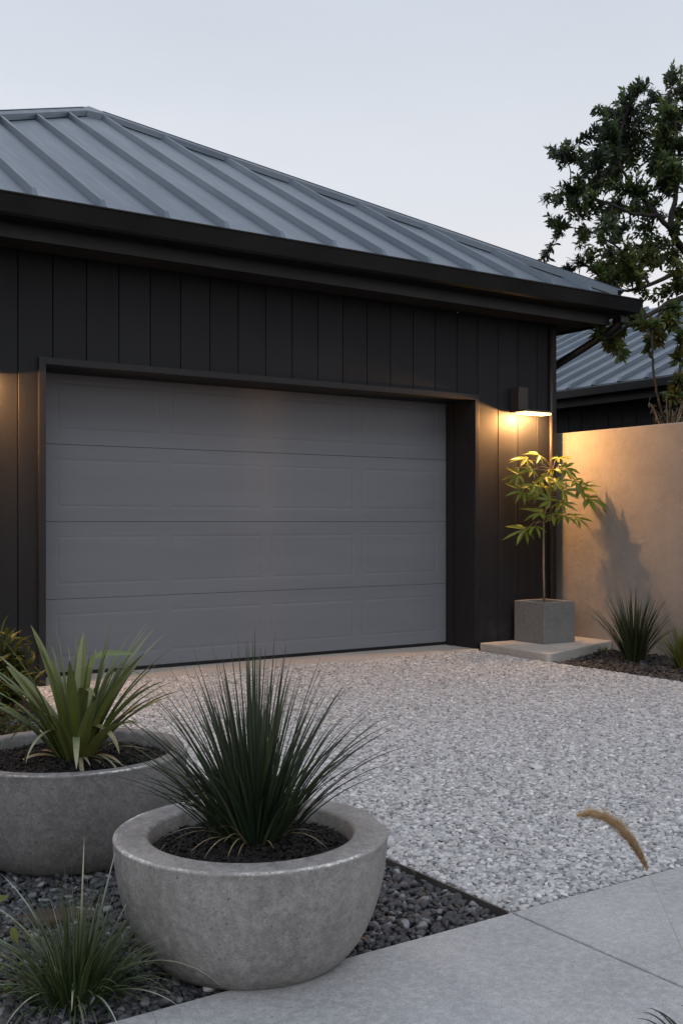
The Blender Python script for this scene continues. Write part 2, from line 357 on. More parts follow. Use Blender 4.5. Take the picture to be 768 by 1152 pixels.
# loose stone laid by geometry nodes over point meshes
def stones(name, pts, mat, rad, flat, jag, variants=7, smin=.7, smax=1.3, tilt=.35, sub=3, aspect=.8):
    me = bpy.data.meshes.new(name); me.from_pydata(pts, [], []); me.materials.append(mat)
    o = bpy.data.objects.new(name, me); COL.objects.link(o)
    ng = bpy.data.node_groups.new(name, 'GeometryNodeTree')
    ng.interface.new_socket('Geometry', in_out='INPUT', socket_type='NodeSocketGeometry')
    ng.interface.new_socket('Geometry', in_out='OUTPUT', socket_type='NodeSocketGeometry')
    N = ng.nodes.new; L = ng.links.new
    gi, go = N('NodeGroupInput'), N('NodeGroupOutput')
    g2i = N('GeometryNodeGeometryToInstance')
    rr = random.Random(5)
    for k in range(variants):
        ico = N('GeometryNodeMeshIcoSphere'); ico.inputs['Radius'].default_value = rad; ico.inputs['Subdivisions'].default_value = sub
        pos = N('GeometryNodeInputPosition'); ad = N('ShaderNodeVectorMath'); ad.operation = 'ADD'
        ad.inputs[1].default_value = (rr.uniform(-9, 9), rr.uniform(-9, 9), rr.uniform(-9, 9)); L(pos.outputs[0], ad.inputs[0])
        nz = N('ShaderNodeTexNoise'); nz.inputs['Scale'].default_value = .75 / rad; nz.inputs['Detail'].default_value = 1.5; L(ad.outputs[0], nz.inputs['Vector'])
        sb = N('ShaderNodeVectorMath'); sb.operation = 'SUBTRACT'; sb.inputs[1].default_value = (.5, .5, .5); L(nz.outputs['Color'], sb.inputs[0])
        ml = N('ShaderNodeVectorMath'); ml.operation = 'SCALE'; ml.inputs['Scale'].default_value = rad * jag; L(sb.outputs[0], ml.inputs[0])
        sp = N('GeometryNodeSetPosition'); L(ico.outputs[0], sp.inputs['Geometry']); L(ml.outputs[0], sp.inputs['Offset'])
        tf = N('GeometryNodeTransform'); tf.inputs['Scale'].default_value = (rr.uniform(.95, 1.25), rr.uniform(aspect - .1, aspect + .15), flat * rr.uniform(.85, 1.2)); L(sp.outputs[0], tf.inputs[0])
        sm = N('GeometryNodeSetMaterial'); sm.inputs['Material'].default_value = mat; L(tf.outputs[0], sm.inputs[0])
        ss = N('GeometryNodeSetShadeSmooth'); L(sm.outputs[0], ss.inputs[0])
        L(ss.outputs[0], g2i.inputs[0])
    rv = N('FunctionNodeRandomValue'); rv.data_type = 'FLOAT_VECTOR'
    rv.inputs[0].default_value = (-tilt, -tilt, 0); rv.inputs[1].default_value = (tilt, tilt, 6.283)
    rs = N('FunctionNodeRandomValue'); rs.data_type = 'FLOAT'; rs.inputs[2].default_value = smin; rs.inputs[3].default_value = smax; rs.inputs['Seed'].default_value = 3
    ri = N('FunctionNodeRandomValue'); ri.data_type = 'INT'; ri.inputs[4].default_value = 0; ri.inputs[5].default_value = variants - 1; ri.inputs['Seed'].default_value = 9
    ip = N('GeometryNodeInstanceOnPoints'); ip.inputs['Pick Instance'].default_value = True
    L(gi.outputs[0], ip.inputs['Points']); L(g2i.outputs[0], ip.inputs['Instance'])
    L(ri.outputs[2], ip.inputs['Instance Index']); L(rv.outputs[0], ip.inputs['Rotation']); L(rs.outputs[1], ip.inputs['Scale'])
    L(ip.outputs[0], go.inputs[0])
    md = o.modifiers.new('stones', 'NODES'); md.node_group = ng
    return tag(o, kind='stuff')
def field(x0, y0, x1, y1, step, z, jit, seed, keep=None, zj=0.0):
    r = random.Random(seed); pts = []; j = 0; y = y0
    while y < y1:
        x = x0 + (step / 2 if j % 2 else 0)
        while x < x1:
            qx = x + r.uniform(-jit, jit) * step; qy = y + r.uniform(-jit, jit) * step
            if x0 < qx < x1 and y0 < qy < y1 and (keep is None or keep(qx, qy)): pts.append((qx, qy, z + r.uniform(-zj, zj)))
            x += step
        y += step * .87; j += 1
    return pts
pts = field(XE + .014, YP + .014, XB - .008, 7.012, .0165, -.004, .42, 1, zj=.002)
pts += field(XE + .014, YP + .014, XB - .008, 5.0, .024, -.0045, .5, 77, zj=.002)
stones('driveway_gravel', pts, M['palepebble'], .0097, .52, 1.05, smin=.5, smax=1.3, tilt=.28, aspect=.85)
BC1 = at(80, 587, 3.62); BC2 = at(283, 587, 2.76)
def offbowl(x, y):
    return min(math.hypot(x - BC1.x, y - BC1.y), math.hypot(x - BC2.x, y - BC2.y)) > .13
pts = field(-.3, YP + .016, XE - .022, 4.9, .0195, -.017, .45, 2, offbowl, .006) + field(-.3, YP + .02, XE - .024, 4.4, .027, -.008, .5, 3, offbowl, .006)
pts += field(.4, 4.9, XE - .03, 7.0, .035, -.03, .45, 4, None, .006)
stones('black_pebbles', pts, M['blackpebble'], .0118, .66, 1.15, smin=.5, smax=1.4, tilt=.7)
pts = field(XB + .03, 3.2, MW - .02, 6.9, .033, -.024, .5, 5, lambda x, y: not (y > 6.05 and x > 6.1), .008)
pts += field(XB + .02, 5.9, MW - .02, 6.62, .033, -.024, .5, 15, lambda x, y: y < 6.1 + (x - 6.1) * .36, .008)
stones('bed_mulch', pts, M['bedchips'], .0165, .42, 1.3, smin=.5, smax=1.5, tilt=.6)
# steel edging strip
e = MB(); e.box(XE - .006, YP + .006, -.1, XE, 7.02, .003)
tag(e.build('garden_edging', M['edging'], bevel=.001), 'thin dark metal edging strip between the black pebbles and the pale gravel drive', 'edging')
# ------------------------------------------------------------------ garage
gar = thing('garage', 'dark grey timber clad garage with hipped metal roof and wide grey door', 'garage', (WX - 3.2, WY + 3.2, 0))
GO = gar.location.copy()
def gp(mb, name, mat, parent=gar, **k):
    o = mb.build(name, mat, **k); o.parent = parent
    if parent is gar: o.matrix_parent_inverse = Matrix.Translation(-GO)
    return o
DX0, DX1, DZ = 2.38, 6.14, 2.15
GX0, GY1 = .69, 13.52; ZS = 2.90
wl = MB()
gx = []; x = 2.199 - .235 * 7
while x < WX - .1: gx.append(x); x += .235
xs = [GX0] + [v for v in gx if GX0 < v - .03] + [WX - .045]
for a, b in zip(xs[:-1], xs[1:]):
    a += .003; b -= .003
    if b <= DX0 - .02 or a >= DX1 + .02: wl.box(a, WY, .0, b, WY + .018, ZS)
    else:
        zl = DZ + .013
        if a < DX0 - .02: pg = [(a, 0), (DX0 - .02, 0), (DX0 - .02, zl), (b, zl), (b, ZS), (a, ZS)]
        elif b > DX1 + .02: pg = [(a, zl), (DX1 + .02, zl), (DX1 + .02, 0), (b, 0), (b, ZS), (a, ZS)]
        else: pg = [(a, zl), (b, zl), (b, ZS), (a, ZS)]
        n_ = len(pg)          # a board notched round the opening
        wl.add([(x_, WY, z_) for x_, z_ in pg] + [(x_, WY + .018, z_) for x_, z_ in pg], [tuple(range(n_)), tuple(range(2 * n_ - 1, n_ - 1, -1))] + [(q_, (q_ + 1) % n_, (q_ + 1) % n_ + n_, q_ + n_) for q_ in range(n_)])
y = WY + .02
while y < GY1 - .3:
    wl.box(WX - .018, y + .06, 0, WX, y + .29, ZS); wl.box(GX0, y + .06, 0, GX0 + .018, y + .29, ZS); y += .235
gp(wl, 'wall_cladding', M['cladding'], bevel=.002, segs=1)
bk = MB()
for a, b, z in ((GX0 + .02, DX0 - .02, 0), (DX1 + .02, WX - .02, 0)): bk.box(a, WY + .0185, 0, b, WY + .16, ZS - .002)
bk.box(DX0 - .02, WY + .0185, DZ + .012, DX1 + .02, WY + .16, ZS - .002)
bk.box(WX - .16, WY + .162, 0, WX - .0185, GY1, ZS - .002); bk.box(GX0 + .0185, WY + .162, 0, GX0 + .16, GY1, ZS - .002)
bk.box(GX0 + .02, GY1 + .002, 0, WX - .02, GY1 + .14, ZS - .002)
gp(bk, 'wall', M['backing'])
cb = MB(); cb.box(WX - .042, WY - .008, 0, WX + .006, WY + .05, ZS - .001); gp(cb, 'corner_board', M['trim'], bevel=.003)
fr = MB()
fr.box(DX0 - .05, WY - .028, 0.005, DX0 - .002, WY - .001, DZ + .05); fr.box(DX1 + .002, WY - .028, 0.005, DX1 + .045, WY - .001, DZ + .05)
fr.box(DX0 - .0015, WY - .028, DZ + .002, DX1 + .0015, WY - .001, DZ + .05)
gp(fr, 'door_frame', M['trim'], bevel=.003)
rv_ = MB()
rv_.box(DX0 - .018, WY, .004, DX0, WY + .42, DZ); rv_.box(DX1, WY, .004, DX1 + .018, WY + .42, DZ)
rv_.box(DX0 - .018, WY, DZ + .0005, DX1 + .018, WY + .42, DZ + .012)
rv_.box(DX1 - .018, WY + .265, .004, DX1 - .0005, WY + .33, DZ - .001)
rv_.box(DX0 + .0005, WY + .265, .004, DX0 + .018, WY + .33, DZ - .001)
gp(rv_, 'door_reveal', M['reveal'], bevel=.002)
# sectional door
DY = WY + .36
dr = thing('garage_door', None, None, (0, 0, 0)); dr.parent = gar; dr.matrix_parent_inverse = Matrix.Translation(-GO)
def door_section(z0, z1):
    m = MB(); x0, x1 = DX0 + .004, DX1 - .004
    xb = [x0]; fw, gap, mg = .803, .078, .195
    for k in range(4):
        a = x0 + mg + k * (fw + gap); xb += [a, a + fw]
    xb.append(x1); zb = [z0, z0 + .095, z1 - .095, z1]
    for i in range(len(xb) - 1):
        for j in range(3):
            a, b, c, d = xb[i], xb[i + 1], zb[j], zb[j + 1]
            if i % 2 == 1 and j == 1:
                rings = [(0, 0), (.010, .0014), (.016, .0014), (.028, -.0004)]
                vs = []
                for ins, dep in rings: vs += [(a + ins, DY + dep, c + ins), (b - ins, DY + dep, c + ins), (b - ins, DY + dep, d - ins), (a + ins, DY + dep, d - ins)]
                fs = []
                for r_ in range(3):
                    for q in range(4): fs.append((r_ * 4 + q, r_ * 4 + (q + 1) % 4, r_ * 4 + 4 + (q + 1) % 4, r_ * 4 + 4 + q))
                fs.append((12, 13, 14, 15)); m.add(vs, fs)
            else: m.add([(a, DY, c), (b, DY, c), (b, DY, d), (a, DY, d)], [(0, 1, 2, 3)])
    # rolled edges and body
    for zz, s in ((z0, -1), (z1, 1)):
        m.add([(x0, DY, zz), (x1, DY, zz), (x1, DY + .006, zz + s * .003), (x0, DY + .006, zz + s * .003), (x1, DY + .045, zz + s * .003), (x0, DY + .045, zz + s * .003)], [(0, 1, 2, 3), (3, 2, 4, 5)])
    for xx in (x0, x1): m.add([(xx, DY, z0), (xx, DY, z1), (xx, DY + .045, z1), (xx, DY + .045, z0)], [(0, 1, 2, 3)])
    m.add([(x0, DY + .045, z0 - .003), (x1, DY + .045, z0 - .003), (x1, DY + .045, z1 + .003), (x0, DY + .045, z1 + .003)], [(0, 1, 2, 3)])
    return m
zs = [.03, .55, 1.10, 1.65, 2.20]
for a, b in zip(zs[:-1], zs[1:]):
    o = door_section(a + .0028, b - .0028).build('door_panel', M['door'], normals=False)
    bm = bmesh.new(); bm.from_mesh(o.data); bmesh.ops.remove_doubles(bm, verts=bm.verts, dist=.0002); bmesh.ops.recalc_face_normals(bm, faces=bm.faces); bm.to_mesh(o.data); bm.free()
    o.parent = dr
sl_ = MB(); sl_.box(DX0 + .004, DY + .004, .006, DX1 - .004, DY + .04, .03); o = sl_.build('door_seal', M['backing']); o.parent = dr
sd_ = MB(); sd_.box(DX0 + .004, DY + .05, .006, DX1 - .004, DY + .06, 2.2); o = sd_.build('door_back', M['backing']); o.parent = dr
# eaves
s_ = MB(); s_.sweep_rect([(-.02, ZS), (.335, ZS), (.335, ZS + .012), (-.02, ZS + .012)], GX0, WY, WX, GY1); gp(s_, 'soffit', M['soffit'])
s_ = MB(); s_.sweep_rect([(.315, ZS - .02), (.34, ZS - .02), (.34, ZS + .205), (.315, ZS + .205)], GX0, WY, WX, GY1); gp(s_, 'fascia', M['trim'])
gz = 2.975
s_ = MB(); s_.sweep_rect([(.3415, gz), (.50, gz), (.525, gz + .012), (.55, gz + .10), (.555, gz + .118), (.565, gz + .12), (.565, gz + .128), (.545, gz + .128), (.54, gz + .105), (.515, gz + .02), (.495, gz + .01), (.3415, gz + .01)], GX0, WY, WX, GY1)
gp(s_, 'gutter', M['gutter'])
# hipped roof
EE = .426; ZE = 3.13; TN = .5595; HALF = 3.646
EX0, EX1, EY0 = WX + EE - 2 * HALF, WX + EE, WY - EE; EY1 = EY0 + 2 * HALF
AX, AY, AZ = EX1 - HALF, EY0 + HALF, ZE + HALF * TN
rf = MB()
rf.add([(EX0, EY0, ZE), (EX1, EY0, ZE), (EX1, EY1, ZE), (EX0, EY1, ZE), (AX, AY, AZ)], [(0, 1, 4), (1, 2, 4), (2, 3, 4), (3, 0, 4)])
rf.add([(EX0, EY0, ZE - .022), (EX1, EY0, ZE - .022), (EX1, EY1, ZE - .022), (EX0, EY1, ZE - .022), (AX, AY, AZ - .022)], [(1, 0, 4), (2, 1, 4), (3, 2, 4), (0, 3, 4)])
for a, b in (((EX0, EY0), (EX1, EY0)), ((EX1, EY0), (EX1, EY1)), ((EX1, EY1), (EX0, EY1)), ((EX0, EY1), (EX0, EY0))):
    rf.add([(*a, ZE), (*b, ZE), (*b, ZE - .022), (*a, ZE - .022)], [(0, 1, 2, 3)])
# raised seams, one run of seam geometry per slope, cut at the hips
def seam(mb, f, s0, s1, h=.046, w0=.029, w1=.013):
    """f(run, side, up) -> world; trapezoid rib from run s0 to s1"""
    vs = []
    for r_, k in ((s0, .25), (s0 + .07, 1), (s1, 1)):
        vs += [f(r_, -w0, .001), f(r_, -w1, h * k), f(r_, w1, h * k), f(r_, w0, .001)]
    mb.add(vs, [(0, 1, 5, 4), (1, 2, 6, 5), (2, 3, 7, 6), (4, 5, 9, 8), (5, 6, 10, 9), (6, 7, 11, 10), (0, 3, 2, 1), (8, 9, 10, 11)])
nrm = math.cos(math.atan(TN)); nsn = math.sin(math.atan(TN))
k = -9
while k < 14:
    xx = 2.177 + .452 * k; k += 1
    run = min(xx - EX0, EX1 - xx)
    if run < .12: continue
    seam(rf, lambda r_, sd2, up, xx=xx: (xx + sd2, EY0 + r_ - up * nsn, ZE + r_ * TN + up * nrm), -.012, run - .05)
    seam(rf, lambda r_, sd2, up, xx=xx: (xx + sd2, EY1 - r_ + up * nsn, ZE + r_ * TN + up * nrm), -.012, run - .05)
    yy = EY0 + (xx - EX0)
    seam(rf, lambda r_, sd2, up, yy=yy: (EX1 - r_ + up * nsn, yy + sd2, ZE + r_ * TN + up * nrm), -.012, run - .05)
    seam(rf, lambda r_, sd2, up, yy=yy: (EX0 + r_ - up * nsn, yy + sd2, ZE + r_ * TN + up * nrm), -.012, run - .05)
cw = .20; rf.add([(AX - cw, AY - cw, AZ - cw * TN + .062), (AX + cw, AY - cw, AZ - cw * TN + .062), (AX + cw, AY + cw, AZ - cw * TN + .062), (AX - cw, AY + cw, AZ - cw * TN + .062), (AX, AY, AZ + .075),
        (AX - cw, AY - cw, AZ - cw * TN), (AX + cw, AY - cw, AZ - cw * TN), (AX + cw, AY + cw, AZ - cw * TN), (AX - cw, AY + cw, AZ - cw * TN)], [(0, 1, 4), (1, 2, 4), (2, 3, 4), (3, 0, 4), (0, 5, 6, 1), (1, 6, 7, 2), (2, 7, 8, 3), (3, 8, 5, 0)])
roof = gp(rf, 'roof', M['roof'])
for cx, cy in ((EX0, EY0), (EX1, EY0), (EX1, EY1), (EX0, EY1)):
    h_ = MB(); A = Vector((AX, AY, AZ)); E = Vector((cx, cy, ZE)); dd = (A - E); sx_, sy_ = (1 if cx < AX else -1), (1 if cy < AY else -1)
    def cross(P):
        # points either side of the hip, lying .1 m down each slope
        wv = .105
        a = P + Vector((sx_ * wv, 0, 0)); b = P + Vector((0, sy_ * wv, 0))
        up = Vector((0, 0, .062))
        return [a + Vector((0, 0, .009)), a + up, P + Vector((0, 0, .075)), b + up, b + Vector((0, 0, .009))]
    h_.add(cross(E - dd * .004) + cross(A - dd * .03), [(0, 1, 6, 5), (1, 2, 7, 6), (2, 3, 8, 7), (3, 4, 9, 8), (0, 4, 3, 2, 1)])
    cl_m = MB(); pr = Vector((sx_, -sy_, 0)).normalized() * .02
    q0, q1 = E + dd * .004, A - dd * .03; zz = Vector((0, 0, .07)); z0 = Vector((0, 0, -.02))
    cl_m.add([q0 - pr + z0, q0 + pr + z0, q0 + pr + zz, q0 - pr + zz, q1 - pr + z0, q1 + pr + z0, q1 + pr + zz, q1 - pr + zz], [(0, 1, 2, 3), (4, 5, 6, 7), (0, 4, 7, 3), (1, 5, 6, 2), (3, 2, 6, 7)])
    o = cl_m.build('hip_closure', M['backing']); o.parent = roof
    o = h_.build('hip_cap', M['roof'], normals=True, loc=None); o.parent = roof
    o.matrix_parent_inverse = Matrix.Identity(4)
# downpipes: offset from the gutter corner, and a slim one on the front
dp = MB(); dp.tube([(WX + .42, WY - .40, gz + .005), (WX + .42, WY - .40, gz - .06), (WX + .40, WY - .34, gz - .12), (WX + .10, WY + .38, gz - .52), (WX + .06, WY + .46, gz - .62), (WX + .06, WY + .46, .02)], .036, 12)
dp.box(WX + .37, WY - .45, gz - .075, WX + .47, WY - .35, gz - .03)
gp(dp, 'downpipe', M['gutter'], smooth=False)
dp = MB(); dp.tube([(WX - .075, WY - .018, .09), (WX - .075, WY - .018, ZS - .004)], .016, 12)
o = gp(dp, 'conduit', M['lampbody'], smooth=True)
# ------------------------------------------------------------------ wall lamps
def lamp(x, label):
    t = thing('wall_lamp', label, 'wall lamp', (x, WY, 2.05), 'wall lamps beside the garage door')
    b = MB(); b.box(-.185, -.112, .035, -.072, -.001, .235); b.build('lamp_body', M['lampbody'], t, bevel=.004)
    b = MB(); b.box(-.190, -.192, .018, .15, -.001, .034); b.build('lamp_shade', M['lampbody'], t, bevel=.003)
    b = MB(); b.box(-.180, -.186, .0, .14, -.065, .0175); b.build('diffuser', M['glow'], t, bevel=.003)
    ld = bpy.data.lights.new('lamp_light', 'AREA'); ld.shape = 'RECTANGLE'; ld.size = .34; ld.size_y = .055; ld.energy = LAMP_W * 1.5; ld.color = LAMP_COL
    lo = bpy.data.objects.new('lamp_light', ld); COL.objects.link(lo); lo.parent = t; lo.location = (-.02, -.10, -.003); lo.rotation_euler = (R(24), 0, 0)
    for dx in (-.05,):
        pd = bpy.data.lights.new('lamp_light', 'POINT'); pd.energy = LAMP_W * 3.7; pd.color = LAMP_COL; pd.shadow_soft_size = .009
        po = bpy.data.objects.new('lamp_light', pd); COL.objects.link(po); po.parent = t; po.location = (dx, -.155, -.028)
    return t
lamp(6.755, 'lit dark wall lamp mounted above the potted sapling at the garage corner')
lamp(1.868, 'wall lamp at the left end of the garage, only its warm glow in view')
# ------------------------------------------------------------------ rendered wall, neighbour building
mw = MB(); mw.box(MW, 2.0, -.12, MW + .2, 11.5, 1.922)
tag(mw.build('garden_wall', M['stucco'], bevel=.012), 'beige textured stucco garden wall lit warm beside the garage corner', 'wall')
nb = thing('neighbour_building', 'low dark building with pale metal roof behind the stucco wall', 'building', (13, 11, 0))
NO = nb.location.copy()
def np_(mb, name, mat, **k):
    o = mb.build(name, mat, **k); o.parent = nb; o.matrix_parent_inverse = Matrix.Translation(-NO); return o
NX, NZ, NT, NA, NB2, NR = 10.55, 2.88, .45, 3.0, 19.0, 4.2
n_ = MB(); n_.box(NX + .45, NA + .4, 0, NX + 2 * NR - .4, NB2 - .4, NZ - .18); np_(n_, 'wall', M['backing'])
n_ = MB(); y = NA + .45
while y < NB2 - .7: n_.box(NX + .43, y + .004, 0, NX + .4485, y + .236, NZ - .19); y += .24
np_(n_, 'wall_cladding', M['cladding'])
n_ = MB(); n_.box(NX + .06, NA, NZ - .24, NX + .1, NB2, NZ - .03); n_.box(NX + .1005, NA, NZ - .24, NX + .45, NB2, NZ - .225); np_(n_, 'fascia', M['trim'])
n_ = MB(); n_.box(NX - .07, NA, NZ - .14, NX + .058, NB2, NZ - .025); np_(n_, 'gutter', M['gutter'], bevel=.012)
n_ = MB()
n_.add([(NX, NA, NZ), (NX, NB2, NZ), (NX + NR, NB2, NZ + NR * NT), (NX + NR, NA, NZ + NR * NT), (NX + 2 * NR, NB2, NZ), (NX + 2 * NR, NA, NZ)], [(0, 1, 2, 3), (3, 2, 4, 5)])
n_.add([(NX, NA, NZ - .02), (NX, NB2, NZ - .02), (NX, NB2, NZ), (NX, NA, NZ)], [(0, 1, 2, 3)])
n_.add([(NX, NB2, NZ), (NX + NR, NB2, NZ + NR * NT), (NX + 2 * NR, NB2, NZ)], [(0, 1, 2)])
n_.add([(NX, NA, NZ), (NX + NR, NA, NZ + NR * NT), (NX + 2 * NR, NA, NZ)], [(0, 1, 2)])
an = math.atan(NT); y = NA + .2
while y < NB2:
    seam(n_, lambda r_, sd2, up, y=y: (NX + r_ - up * math.sin(an), y + sd2, NZ + r_ * NT + up * math.cos(an)), -.01, NR, .05, .038, .022); y += .44
np_(n_, 'roof', M['roof'])
# ------------------------------------------------------------------ slab and cube pot
sb_ = MB()
def rounded(pts, r_, seg=6):
    outp = []
    n = len(pts)
    for i in range(n):
        p0, p1, p2 = Vector(pts[i - 1]), Vector(pts[i]), Vector(pts[(i + 1) % n])
        rr = r_[i]
        if rr == 0: outp.append(tuple(p1)); continue
        a = p1 + (p0 - p1).normalized() * rr; b = p1 + (p2 - p1).normalized() * rr
        for q in range(seg + 1):
            t = q / seg; outp.append(tuple(a * (1 - t) ** 2 + p1 * 2 * t * (1 - t) + b * t * t))
    return outp
sb_.prism(rounded([(6.17, 7.03), (6.10, 6.12), (MW - .006, 6.52), (MW - .006, 7.03)], [.02, .07, 0, 0]), -.10, .055)
tag(sb_.build('concrete_slab', M['slab'], bevel=.006), 'low pale concrete slab under the square pot at the garage corner', 'slab')
PC = Vector((6.735, 6.82, .055)); PH, PS = .355, .185
pot = thing('cube_planter', 'square grey concrete pot standing on the slab by the garage corner', 'planter', PC)
q = MB(); S, T = PS, PS - .035
ring = lambda s, z: [(-s, -s, z), (s, -s, z), (s, s, z), (-s, s, z)]
vs = ring(S, 0) + ring(S, PH) + ring(T, PH) + ring(T, PH - .07)
q.add(vs, [(3, 2, 1, 0)] + [(i, (i + 1) % 4, 4 + (i + 1) % 4, 4 + i) for i in range(4)] + [(4 + i, 4 + (i + 1) % 4, 8 + (i + 1) % 4, 8 + i) for i in range(4)] + [(8 + i, 8 + (i + 1) % 4, 12 + (i + 1) % 4, 12 + i) for i in range(4)])
q.build('pot', M['cube'], pot, bevel=.005)
def chip_soil(mb, inside, z, ext, n, rnd, size, dome=.0):
    for _ in range(n):
        x, y = rnd.uniform(-ext, ext), rnd.uniform(-ext, ext)
        if not inside(x, y): continue
        l, w_, h = rnd.uniform(.6, 1.5) * size, rnd.uniform(.4, .8) * size, rnd.uniform(.15, .4) * size
        m = Matrix.Rotation(rnd.uniform(0, 6.28), 3, 'Z') @ Matrix.Rotation(rnd.uniform(-.7, .7), 3, 'X') @ Matrix.Rotation(rnd.uniform(-.6, .6), 3, 'Y')
        c = Vector((x, y, z + dome * (1 - (x * x + y * y) / ext ** 2) + rnd.uniform(0, .6) * size))
        vs = [c + m @ Vector((a * l / 2 * rnd.uniform(.7, 1.1), b * w_ / 2 * rnd.uniform(.6, 1.1), e_ * h / 2)) for e_ in (-1, 1) for a, b in ((-1, -1), (1, -1), (1, 1), (-1, 1))]
        mb.add(vs, [(3, 2, 1, 0), (4, 5, 6, 7), (0, 1, 5, 4), (1, 2, 6, 5), (2, 3, 7, 6), (3, 0, 4, 7)])
rnd = random.Random(11)
q = MB(); q.add([(-T, -T, PH - .05), (T, -T, PH - .05), (T, T, PH - .05), (-T, T, PH - .05)], [(0, 1, 2, 3)])
chip_soil(q, lambda x, y: True, PH - .05, T - .02, 160, rnd, .025); q.build('soil', M['soil'], pot)
# ------------------------------------------------------------------ leaves and blades
def lerp(a, b, t): return tuple(x + (y - x) * t for x, y in zip(a, b))
def blade(mb, base, az, a0, a1, L, w_, seg=9, fold=.25, col=(.05, .08, .03), tip=None, pw=1.6, base_w=.75, twist=0.0, kink=None, power=1.3, edge=None):
    """strap leaf from base, leaning from a0 to a1 (radians from vertical) towards azimuth az, V-folded"""
    p = Vector(base); out_ = Vector((math.cos(az), math.sin(az), 0)); side0 = Vector((-math.sin(az), math.cos(az), 0))
    vs = []; cs = []; fs = []
    for i in range(seg + 1):
        s = i / seg; a = a0 + (a1 - a0) * s ** power
        if kink and s > kink[0]: a += kink[1] * min(1, (s - kink[0]) / .12)
        dvec = out_ * math.sin(a) + Vector((0, 0, 1)) * math.cos(a)
        nrm_ = out_ * -math.cos(a) + Vector((0, 0, 1)) * math.sin(a)
        tw = twist * s; side = side0 * math.cos(tw) + nrm_ * math.sin(tw); nn = nrm_ * math.cos(tw) - side0 * math.sin(tw)
        prof = (base_w + (1 - base_w) * min(1, s / .35)) * max(0.02, 1 - s ** (pw * 2)) ** .9
        hw = w_ / 2 * prof
        vs += [p - side * hw + nn * hw * fold * 2, p, p + side * hw + nn * hw * fold * 2]
        c = lerp(col, tip or col, max(0, (s - .45) / .55))
        cs += [edge or c, c, edge or c] if edge else [c, c, c]
        if i < seg: p = p + dvec * (L / seg)
    for i in range(seg):
        o = i * 3; fs += [(o, o + 1, o + 4, o + 3), (o + 1, o + 2, o + 5, o + 4)]
    o = len(mb.v); mb.v += [tuple(x) for x in vs]; mb.f += [tuple(i + o for i in f) for f in fs]; mb.c += cs
    return p
def leaf(mb, base, d, nrm_, L, w_, col, droop=.15, fold=.15):
    d = d.normalized(); side = d.cross(nrm_).normalized(); n2 = side.cross(d)
    def P(s, k, u): return base + d * (L * s) + side * (k * w_ / 2) + n2 * (u * w_ - droop * L * s * s)
    vs = [P(0, 0, 0), P(.3, -.8, fold), P(.3, 0, 0), P(.3, .8, fold), P(.62, -.85, fold), P(.62, 0, 0), P(.62, .85, fold), P(1, 0, 0)]
    mb.add(vs, [(0, 2, 1), (0, 3, 2), (1, 2, 5, 4), (2, 3, 6, 5), (4, 5, 7), (5, 6, 7)], col)
TREE_GAIN = 1.22
def jcol(rn, base, v=.25, hue=.15):
    k = 1 + rn.uniform(-v, v); h = rn.uniform(-hue, hue)
    return (max(.002, base[0] * k * (1 + h)), base[1] * k, max(.002, base[2] * k * (1 - h)))
# sapling in the cube pot
rn = random.Random(21)
sp_ = thing('maple_sapling', 'slender sapling with hand shaped yellow green leaves in the square pot', 'sapling', PC + Vector((0, 0, PH - .05)))
SO = sp_.location.copy()
def loc_(v): return Vector(v) - SO
tr_ = MB()
top = at(611, 588, 9.40); ctr = [SO + Vector((0, 0, -.03)), at(611, 640, 9.41), top, at(615, 560, 9.39), at(621, 530, 9.38)]
tr_.tube([loc_(p) for p in ctr], [.011, .009, .008, .006, .004], 8)
fol = MB()
LC = [ # px, py, depth, size, heading
 (592, 517, 9.36, .16, -1), (606, 512, 9.42, .15, -.6), (584, 534, 9.30, .16, -1), (598, 528, 9.34, .14, -.7), (588, 552, 9.32, .16, -1), (601, 546, 9.25, .15, -.4), (604, 556, 9.36, .14, -.2),
 (627, 515, 9.46, .14, .5), (636, 527, 9.40, .16, .6), (622, 528, 9.36, .15, .1), (646, 541, 9.46, .19, 1), (652, 549, 9.44, .17, .8), (624, 543, 9.26, .15, .1), (633, 552, 9.3, .16, .6), (614, 536, 9.32, .15, -.1), (612, 549, 9.38, .14, .2),
 (618, 563, 9.26, .15, -.2), (630, 566, 9.36, .15, .4), (608, 577, 9.24, .18, -.6), (621, 579, 9.3, .15, .2), (635, 580, 9.36, .18, .3), (648, 583, 9.46, .15, 1.2), (661, 561, 9.44, .23, .9), (590, 596, 9.3, .18, -.9), (601, 592, 9.25, .15, -.3)]
def palmate(mb, c, heading, size, rn, col, face=None):
    nl = 7; up = (Vector((rn.uniform(-.35, .35), rn.uniform(-.35, .35), .75)) - CF * rn.uniform(.3, 1.0)).normalized()
    if face: up = face.normalized()
    heading = heading.normalized(); s = heading.cross(up).normalized(); up = s.cross(heading)
    for i in range(nl):
        a = (i - 3) / 3 * R(118); f = 1 - .13 * abs(i - 3) ** 1.15
        dv = heading * math.cos(a) + s * math.sin(a) + up * rn.uniform(-.35, .1)
        leaf(mb, c, dv, up + Vector((rn.uniform(-.3, .3), rn.uniform(-.3, .3), 0)), size * f * rn.uniform(.9, 1.1), size * .215 * rn.uniform(.85, 1.1), jcol(rn, col, .15, .08), droop=rn.uniform(.1, .3), fold=.2)
